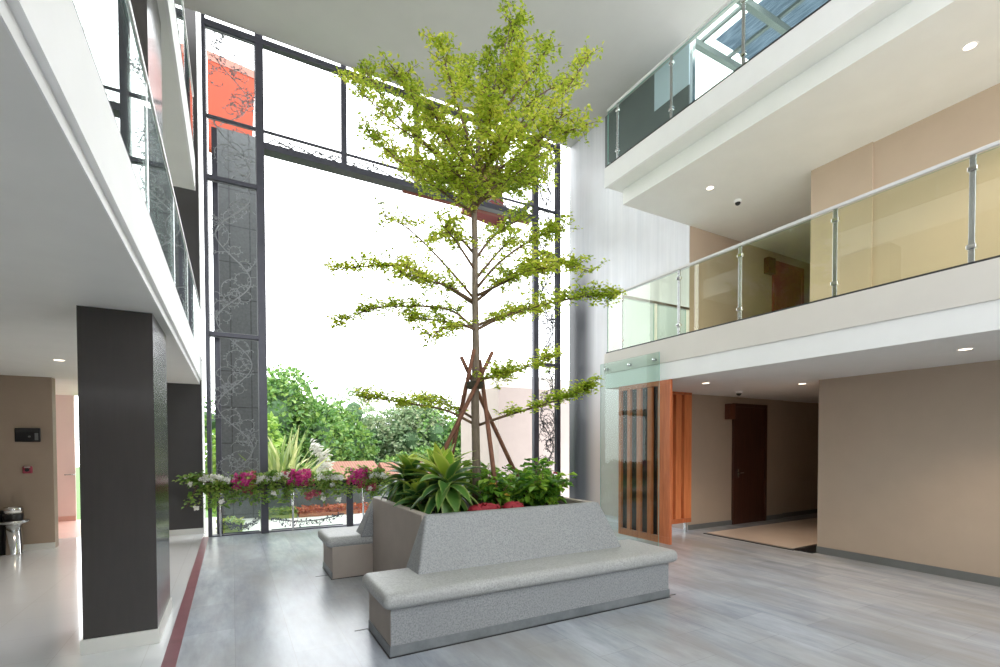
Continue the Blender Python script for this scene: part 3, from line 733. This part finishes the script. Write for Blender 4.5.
# ------------------------------------------------------------------ the tree
DEP = (Vector((2.48,5.1,2))-CAM).dot(AXF)
def wp(u, v, dz=0.0):
    "point of the tree's own upright plane, pushed back by dz metres"
    return CAM + (AXR*((u-500)/FPX) + AXD*((v-CY)/FPX) + AXF)*(DEP+dz)
tr = thing('almond_tree', (2.49,5.1,.90), 'tall slender tree with tiered branches of small leaves growing from the planter', 'tree')
trunk_px = [(477,508),(476,450),(475,400),(476,350),(475,300),(475,250),(474,205),(476,165),(481,130),(492,95),(503,55),(512,20)]
trunk = MB(); tp = [wp(u, v) for u, v in trunk_px]
trunk.tube(tp, [.052,.048,.047,.042,.038,.036,.032,.028,.021,.016,.010,.004], 10)
trunk.build('trunk', M['bark'], tr, True)
rt = random.Random(99)
branches = [  # pixel polyline of the branch, depth at its end, leaves, spread
 ([(475,205),(455,170),(425,145),(390,120),(345,75)], .3, 560, .15), ([(475,215),(440,190),(405,165),(365,130)], -.4, 520, .14),
 ([(475,200),(445,160),(405,125),(375,85),(362,68)], .7, 520, .15), ([(476,180),(445,140),(415,100),(395,72)], -.6, 560, .16),
 ([(476,180),(500,150),(530,122),(562,95),(592,52)], .3, 600, .15), ([(477,165),(462,120),(450,80),(440,45)], -.3, 480, .15),
 ([(480,140),(512,100),(535,70),(550,42)], .5, 480, .15), ([(475,195),(512,170),(548,140),(588,124)], -.3, 520, .14),
 ([(478,150),(480,110),(470,80),(462,60)], .7, 420, .15), ([(480,140),(500,100),(515,70),(522,40)], -.5, 400, .14),
 ([(476,190),(450,150),(425,115),(415,90)], .9, 460, .17), ([(476,185),(500,150),(520,125),(535,100)], .9, 460, .18),
 ([(476,180),(455,150),(440,125),(430,105)], -.9, 460, .18), ([(476,190),(505,165),(535,145),(565,112)], -.8, 460, .16),
 ([(475,205),(445,190),(415,175),(385,150)], .8, 460, .14), ([(475,205),(500,190),(520,178),(548,165)], .8, 380, .14), ([(482,125),(500,85),(510,45),(517,16)], .1, 300, .11),
 ([(476,175),(485,140),(490,115),(488,95)], -.8, 440, .18), ([(475,205),(490,190),(515,175),(540,155)], -.7, 420, .15),
 ([(475,205),(455,185),(435,170),(412,160)], -.8, 420, .15), ([(476,170),(505,130),(540,95),(572,80)], .8, 420, .16),
 ([(478,135),(484,95),(488,58)], .2, 420, .15), ([(475,212),(462,190),(445,178),(428,172)], .4, 300, .12), ([(475,210),(488,192),(505,182),(530,184)], .3, 300, .12), ([(476,190),(470,165),(462,145),(455,135)], .5, 320, .15), ([(476,185),(486,165),(495,150),(505,142)], -.5, 320, .15),
 ([(475,215),(470,195),(462,180),(450,160)], -.6, 300, .13), ([(475,260),(490,240),(510,225),(530,215)], .4, 150, .12), ([(475,255),(462,240),(450,232),(440,240)], .5, 150, .11),
 ([(475,300),(448,268),(410,230),(378,212)], .5, 110, .11), ([(475,270),(455,240),(440,222)], -.7, 90, .13),
 ([(475,290),(500,262),(535,238),(568,226)], -.3, 190, .10), ([(475,280),(500,250),(515,235)], .7, 110, .12),
 ([(475,305),(448,288),(410,268),(372,266),(332,270)], .2, 300, .085), ([(475,302),(445,285),(420,280),(400,272)], -.8, 200, .10),
 ([(475,302),(510,276),(550,262),(592,272)], .3, 330, .10), ([(476,296),(505,282),(530,270),(550,268)], -.8, 240, .11),
 ([(476,330),(450,310),(410,306),(368,310),(333,328)], .1, 330, .08), ([(476,328),(445,322),(420,318),(405,318)], .8, 190, .10), ([(476,330),(460,325),(440,330),(432,338)], -.8, 130, .10),
 ([(476,330),(505,316),(550,303),(590,296),(618,294)], -.1, 380, .085), ([(476,326),(500,316),(525,308),(545,312)], .8, 210, .10),
 ([(477,380),(505,374),(530,366),(566,352)], .3, 260, .07), ([(477,380),(495,376),(510,372)], -.6, 130, .08),
 ([(476,425),(445,410),(412,404),(385,400),(358,396)], .2, 300, .07), ([(476,420),(455,408),(430,400),(415,398)], .8, 150, .08),
 ([(476,426),(505,416),(545,404),(575,394),(594,384)], -.2, 320, .07),
]
br = MB(); lv = MB()
for pl, dz, n, sp in branches:
    K = len(pl); P = [wp(u, v, dz*(i/(K-1))**1.1) for i, (u, v) in enumerate(pl)]
    # smooth the polyline
    Q = []
    for i in range(K-1):
        a, b = P[i], P[i+1]; pa = P[i-1] if i else a*2-b; pb = P[i+2] if i+2 < K else b*2-a
        for j in range(4):
            s = j/4; Q.append(.5*((2*a)+(b-pa)*s+(2*pa-5*a+4*b-pb)*s*s+(3*a-pa-3*b+pb)*s**3))
    Q.append(P[-1]); N = len(Q)
    br.tube(Q, [.015*(1-i/N)+.003 for i in range(N)], 6)
    lay = n < 395; n = int(n*(3.7 if lay else 1.6)); sp *= 1.5 if lay else 1; twigs = []
    for k in range(max(8, n//14)):
        u = (.2 if lay else .28) + (.8 if lay else .72)*rt.random()**.8; i = min(N-2, int(u*(N-1))); base = Q[i].lerp(Q[i+1], rt.random())
        d = Vector((rt.gauss(0,1), rt.gauss(0,1), rt.gauss(.25,.55))); tip = base + d.normalized()*sp*rt.uniform(.5,1.7)
        br.tube([tuple(base), tuple(base.lerp(tip,.5)+Vector((0,0,.01))), tuple(tip)], [.004,.003,.0015], 3, cap=False); twigs.append((base, tip))
    for k in range(n):
        b, tp_ = rt.choice(twigs); p = b.lerp(tp_, rt.random()**.5) + Vector((rt.gauss(0,.022), rt.gauss(0,.022), rt.gauss(0,.016)))
        a = rt.uniform(0, 2*PI); L = rt.uniform(.034,.068)
        lv.leaf(p, (cos(a), sin(a), rt.uniform(-.5,.5)), (rt.uniform(-.8,.8), rt.uniform(-.8,.8), 1), L, L*.52, 0, .2)
br.build('branches', M['branch'], tr, True)
lv.build('foliage', M['leaf_tree'], tr)
# four leaning stakes, tied round the trunk
tie = Vector((2.485,5.1,2.29))
def stake(foot, beyond, off, label):
    foot = Vector(foot); mid = tie + Vector(off); e = mid + (mid-foot).normalized()*beyond
    mb = MB().tube([tuple(foot), tuple(foot.lerp(mid,.5)), tuple(mid), tuple(e)], [.027,.026,.024,.022], 8)
    tag(mb.build('tree_stake', M['stake'], None, True), label, 'stake', 'wooden stakes bracing the tree')
stake((1.80,5.25,.86), .42, (-.02,-.085,.0), 'tree stake leaning in from the left, its foot behind the dracaenas')
stake((3.42,5.42,.86), .36, (.03,.085,.02), 'longest tree stake slanting down to the right among green shrubs')
stake((2.47,4.50,.86), .30, (.085,-.03,.03), 'reddish tree stake standing just in front of the trunk')
stake((2.30,5.70,.86), .40, (-.09,.03,.02), 'tree stake behind the trunk, the most upright one at the back')
MB().lathe([(.085,-.04),(.105,-.03),(.10,0),(.108,.03),(.085,.04)], tuple(tie), 16).build('tie_rope', M['rope'], tr, True)

# ------------------------------------------------------------------ flowers along the balustrade
tg = thing('flower_trough', (2.0, 9.62, .83), 'narrow dark trough hung along the glass rail under the flowers', 'planter')
B(-.45, 2.75, 9.56, 9.68, .80, .92).build('trough', M['gasket'], tg, bevel=.01)
B(-.43, 2.73, 9.58, 9.66, .92, .925).build('soil', M['soil'], tg)
def bougain(x, w, kind, label, seed, h=.20, trail=.36, left=0):
    rr = random.Random(seed); loc = (x, 9.62, .88)
    t = thing('bougainvillea', loc, label, 'flowering plant', 'flowering plants along the glass rail')
    st = MB(); lf = MB(); f1 = MB(); ends = []
    for i in range(30):
        a = rr.uniform(-1,1); dx = a*w*.62 - (left*rr.random() if left else 0)
        up = rr.random() < .5
        p0 = Vector(loc); dz = rr.uniform(.05,h) if up else -rr.uniform(.02,trail)
        p1 = p0 + Vector((dx*.6, -rr.uniform(.02,.14), max(dz,.06)+.04)); p2 = p0 + Vector((dx, -rr.uniform(.06,.24) if not up else rr.uniform(-.12,.1), dz))
        st.tube([tuple(p0), tuple(p1), tuple(p2)], [.006,.005,.003], 4); ends.append((p1, p2, up))
    for i in range(620):
        p1, p2, up = rr.choice(ends); p = p1.lerp(p2, rr.random()) + Vector((rr.gauss(0,.03), rr.gauss(0,.03), rr.gauss(0,.025)))
        a = rr.uniform(0,2*PI); L = rr.uniform(.06,.11); lf.leaf(p, (cos(a), sin(a), rr.uniform(-.7,.3)), (0,-.5,1), L, L*.6, 0, .3)
    st.build('stems', M['branch'], t, True); lf.build('foliage', M['leaf_vine'], t)
    cl = []
    if kind == 'pink':
        cl.append((Vector(loc)+Vector((0,-.14,h*.62)), w*.21, .06, 75, 'pink_fl'))
        cl.append((Vector(loc)+Vector((rr.uniform(-.08,.08),-.16,h*.25)), w*.2, .05, 30, 'pink_fl'))
        for k in range(4):
            p1, p2, up = rr.choice(ends); cl.append((p1.lerp(p2,.7)+Vector((0,-.03,0)), .045, .035, 16, 'rose_fl'))
        cl.append((Vector(loc)+Vector((0,-.12,.02)), w*.3, .035, 26, 'rose_fl'))
    else:
        for k in range(3): cl.append((Vector(loc)+Vector((w*(-.33+.33*k)+rr.uniform(-.03,.03),-.13,h*.66+rr.uniform(-.04,.04))), .06, .025, 18, 'white_fl'))
        for k in range(5):
            p1, p2, up = rr.choice(ends); cl.append((p2+Vector((0,-.05,0)), .013, .013, 6, 'white_fl'))
    for c, sx, sz, nf, mt in cl:
        f1 = MB()
        for i in range(nf):
            g = lambda q: max(-1.5, min(1.5, rr.gauss(0,1)))*q
            p = c + Vector((g(sx), g(.03), g(sz))); q = rr.uniform(0,6)
            for k in range(3):
                a = q+k*2.1; f1.leaf(p, (cos(a), -.4, sin(a)), (0,-1,.3), .042, .036, 0, .3)
        f1.build('flower_cluster', M[mt], t)
bougain(-.22, .44, 'white', 'white flowering plant at the left end of the rail, trailing past the pier', 51, left=.30, trail=.42)
bougain(.16, .36, 'pink', 'magenta flowering plant nearest the left bay of the steel frame', 52)
bougain(.62, .44, 'white', 'white flowering plant on the rail between the two left magenta ones', 53)
bougain(1.08, .48, 'pink', 'magenta flowering plant in the middle of the rail before the palm', 54, h=.27)
bougain(1.60, .44, 'white', 'white and green trailing plant on the rail before the red roof', 55)
bougain(2.12, .44, 'pink', 'magenta flowering plant on the rail closest to the planter', 56, h=.25)
bougain(2.52, .36, 'white', 'white flowering plant on the rail half hidden behind the planter', 57)

# ------------------------------------------------------------------ outside
struct('ground_terrace', B(-1.2, 9.0, 10.05, 13.2, -.3, -.10), M['terrace'], 'white terrace outside the opening')
struct('ground', B(-60, 80, 13.2, 120, -2.9, -2.5), M['grass'], 'green ground far below the terrace')
tag(B(.61, 7.5, 12.75, 12.95, -.10, .62).build('garden_wall', M['outwall'], bevel=.01), 'low grey garden wall behind the glass rail outside', 'wall')
def bed(x0, x1, y0, y1, mat, label, seed, n=900):
    rr = random.Random(seed); mb = MB()
    for i in range(n):
        a = rr.uniform(0,2*PI); mb.leaf((rr.uniform(x0,x1), rr.uniform(y0,y1), -.10+rr.random()*.20), (cos(a),sin(a),rr.uniform(0,1)), (0,0,1), .09, .06)
    mb.box(x0, x1, y0, y1, -.10, -.02)
    tag(mb.build('flower_bed', M[mat]), label, 'flower bed', 'flower beds by the garden wall', 'stuff')
bed(1.35, 3.0, 12.15, 12.64, 'bed_red', 'red planting along the foot of the grey garden wall', 61)
bed(.55, 1.3, 12.15, 12.64, 'bed_green', 'yellow-green planting left of the red bed', 62, 500)
bed(3.05, 3.9, 12.15, 12.64, 'bed_green', 'green planting right of the red bed near the bench', 63, 400)
bed(-.25, .15, 10.6, 11.4, 'bed_green', 'green low plants outside behind the left bay', 64, 500)
# pylon and orange panels of the outer portal
tag(B(-.215, .60, 12.62, 13.08, -.10, 8.70).build('slate_pylon', M['slate']), 'tall slate clad pylon outside behind the left vine screens', 'pylon')
t = thing('portal_board', (.08, 13.1, 8.6), 'large orange outer board high behind the left bay', 'panel')
mb = MB(); mb.prism([(-.40,8.40),(-.20,8.42),(-.19,8.72),(.50,8.72),(.577,10.32),(-.40,10.42)], 13.085, 13.25, 'y'); mb.build('face', M['orange'], t)
mb = MB(); mb.prism([(-.40,10.421),(.577,10.321),(.585,10.50),(-.41,10.62)], 13.07, 13.25, 'y'); mb.build('edge_strip', M['orange_edge_haze'], t)
t = thing('portal_board', (5.4, 10.9, 7.0), 'dark red outer board behind the crown of the tree', 'panel')
MB().prism([(5.0,7.30),(6.2,7.15),(6.05,8.7),(5.25,8.5)], 10.9, 11.05, 'y').build('face', M['red_panel'], t)
MB().tube([(6.15,10.7,7.15),(6.9,10.7,7.9)], .09, 4).build('brace', M['frame'], t)
for x in (5.2, 6.0): MB().tube([(x,9.9,7.04),(x,10.92,7.34)], .03, 6).build('bracket', M['frame'], t)
# neighbour house, pale pink building
t = thing('tiled_house', (4.6, 20.5, -2.5), 'small house with terracotta tiled roof among the trees', 'house')
MB().prism([(19.0,.30),(21.0,.90),(21.2,.90),(23.2,.30)], 3.35, 5.35, 'x').build('roof', M['tiles'], t)
B(3.55, 5.15, 19.4, 22.8, -2.5, .36).build('wall', M['whitewall'], t)
t = thing('tiled_house', (6.6, 21.5, -2.5), 'second low tiled roof to the right of the terracotta house', 'house')
MB().prism([(20.2,.15),(21.6,.80),(23.0,.15)], 5.75, 8.0, 'x').build('roof', M['tiles'], t)
B(5.95, 7.8, 20.5, 22.7, -2.5, .2).build('wall', M['whitewall'], t)
t = thing('pink_building', (10.5, 15.5, -2.5), 'pale pink rendered building right of the trees', 'building')
B(7.68, 14, 14, 17, -2.5, 3.5).build('wall', M['pinkhouse'], t)
B(7.70, 14, 14.02, 16.9, 3.5, 3.9).build('parapet', M['whitewall'], t)
# palm
def palm(loc, label, seed):
    rr = random.Random(seed); t = thing('fan_palm', loc, label, 'palm'); lf = MB(); st = MB()
    st.tube([loc, (loc[0],loc[1],loc[2]+.5)], [.09,.06], 8)
    for i in range(90):
        az = rr.uniform(0, 2*PI); el = rr.uniform(.55,1.45)
        lf.blade((loc[0]+rr.uniform(-.25,.25), loc[1]+rr.uniform(-.15,.15), loc[2]+.3), az, el, rr.uniform(1.4,2.2), .10, rr.uniform(.2,.7), 7, 0, rr.uniform(-.5,.5))
    st.build('trunk', M['bark'], t, True); lf.build('fronds', M['leaf_palm'], t)
    return t
pa = palm((1.12,13.6,-.1), 'spiky yellow-green palm just outside behind the flowers', 71)
rr = random.Random(72); mb = MB()
for i in range(9):
    c = Vector((1.75+.055*i+rr.uniform(-.05,.05), 13.5, .75+.9*abs(sin(i*1.1))*(1-.06*i)))
    for k in range(26):
        mb.leaf(c+Vector((rr.gauss(0,.05),rr.gauss(0,.05),rr.gauss(0,.07))), (rr.uniform(.2,1),rr.uniform(-.5,.5),rr.uniform(-.2,.8)), (0,-.4,1), .16, .07)
mb.build('plumes', M['white_fl'], pa)
# trees
def bgtree(x, y, zt, rx, rz, mat, label, seed, n=5200, leaf=.26, z0=-2.5):
    rr = random.Random(seed); t = thing('garden_tree', (x,y,z0), label, 'tree', 'trees beyond the terrace')
    MB().tube([(x,y,z0),(x+rr.uniform(-.3,.3),y,(z0+zt)/2),(x,y,zt-rz*.6)], [.22,.15,.06], 7).build('trunk', M['bark'], t, True)
    mb = MB(); blobs = [(x+rr.uniform(-.6,.6)*rx, y+rr.uniform(-.6,.6)*rx, zt-rz+rr.uniform(-.6,.55)*rz, rx*rr.uniform(.35,.55), rz*rr.uniform(.3,.48)) for _ in range(16)]
    for i in range(n):
        b = rr.choice(blobs); d = Vector((rr.gauss(0,1), rr.gauss(0,1), rr.gauss(.15,1))).normalized(); q = rr.uniform(.75,1.05)
        p = Vector((b[0]+d.x*b[3]*q, b[1]+d.y*b[3]*q, b[2]+d.z*b[4]*q))
        dd = (d + Vector((rr.gauss(0,.7), rr.gauss(0,.7), rr.gauss(-.2,.5)))).normalized(); L = leaf*rr.uniform(.6,1.3)
        mb.leaf(p, dd, d, L, L*.6, 0, .3)
    mb.mi = [0]*len(mb.f)
    for b in blobs:   # dark green inner mass
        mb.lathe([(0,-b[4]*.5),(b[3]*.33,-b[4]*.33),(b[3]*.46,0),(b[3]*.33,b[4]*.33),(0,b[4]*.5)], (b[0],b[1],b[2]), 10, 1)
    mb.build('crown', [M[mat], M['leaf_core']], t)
bgtree(2.7, 24, 5.3, 2.6, 3.2, 'leaf_bg1', 'big round green tree behind the palm', 81, 7500)
bgtree(.6, 21, 3.0, 1.6, 2.4, 'leaf_bg3', 'bright green tree just right of the slate pylon', 82)
bgtree(4.6, 26, 4.5, 1.9, 2.6, 'leaf_bg1', 'dark green tree left of the terracotta roof, behind it', 83)
bgtree(6.6, 29, 4.9, 2.3, 2.8, 'leaf_bg2', 'pale grey-green tree above the terracotta roof', 84)
bgtree(9.2, 28, 4.6, 2.4, 2.9, 'leaf_bg2', 'pale tree behind the striped dracaenas', 85)
bgtree(11.5, 27, 4.2, 2.2, 2.8, 'leaf_bg1', 'green tree seen through the tree stakes', 86)
bgtree(13.6, 26, 3.4, 2.2, 2.8, 'leaf_bg1', 'green tree touching the pale pink building', 87)
bgtree(-2.2, 24, 4.0, 2.4, 2.8, 'leaf_bg1', 'green tree left of the slate pylon, in the doorway gap', 88)
bgtree(7.9, 23, 1.6, 1.6, 1.6, 'leaf_bg1', 'low bushy tree right of the tiled roofs', 89)
bgtree(5.2, 32, 3.2, 3.0, 2.8, 'leaf_bg2', 'farthest hazy tree at the back of the garden', 90)

# ------------------------------------------------------------------ roof light over the top right gallery
t = thing('pergola_roof', (10, 2, 9.2), 'steel pergola with frosted sheets above the top right gallery', 'pergola')
for y in (-2.6, -1.6, -.6, .4, 1.4, 2.4, 3.4, 4.4, 5.43, 6.43): B(7.5, 12.8, y-.05, y+.05, 9.2, 9.32).build('rafter', M['pergola'], t)
for x in (8.0, 8.8, 9.6, 10.6, 11.6): B(x-.03, x+.03, -2.9, 6.5, 9.32, 9.38).build('purlin', M['pergola'], t)
B(8.25, 12.8, -2.9, 6.3, 9.39, 9.40).build('roof_sheet', M['poly'], t)
for y in (6.3, 2.0): B(7.56, 7.64, y-.04, y+.04, 6.15, 9.2).build('post', M['steel'], t)

# ------------------------------------------------------------------ render look
sc.view_settings.view_transform = 'Standard'
sc.view_settings.look = 'None'
sc.view_settings.exposure = 0.0
cy = sc.cycles
cy.use_denoising = True
try: cy.denoiser = 'OPENIMAGEDENOISE'
except Exception: pass
cy.max_bounces = 10; cy.diffuse_bounces = 5; cy.glossy_bounces = 4; cy.transparent_max_bounces = 24; cy.transmission_bounces = 6
cy.caustics_reflective = False; cy.caustics_refractive = False
cy.sample_clamp_indirect = 8
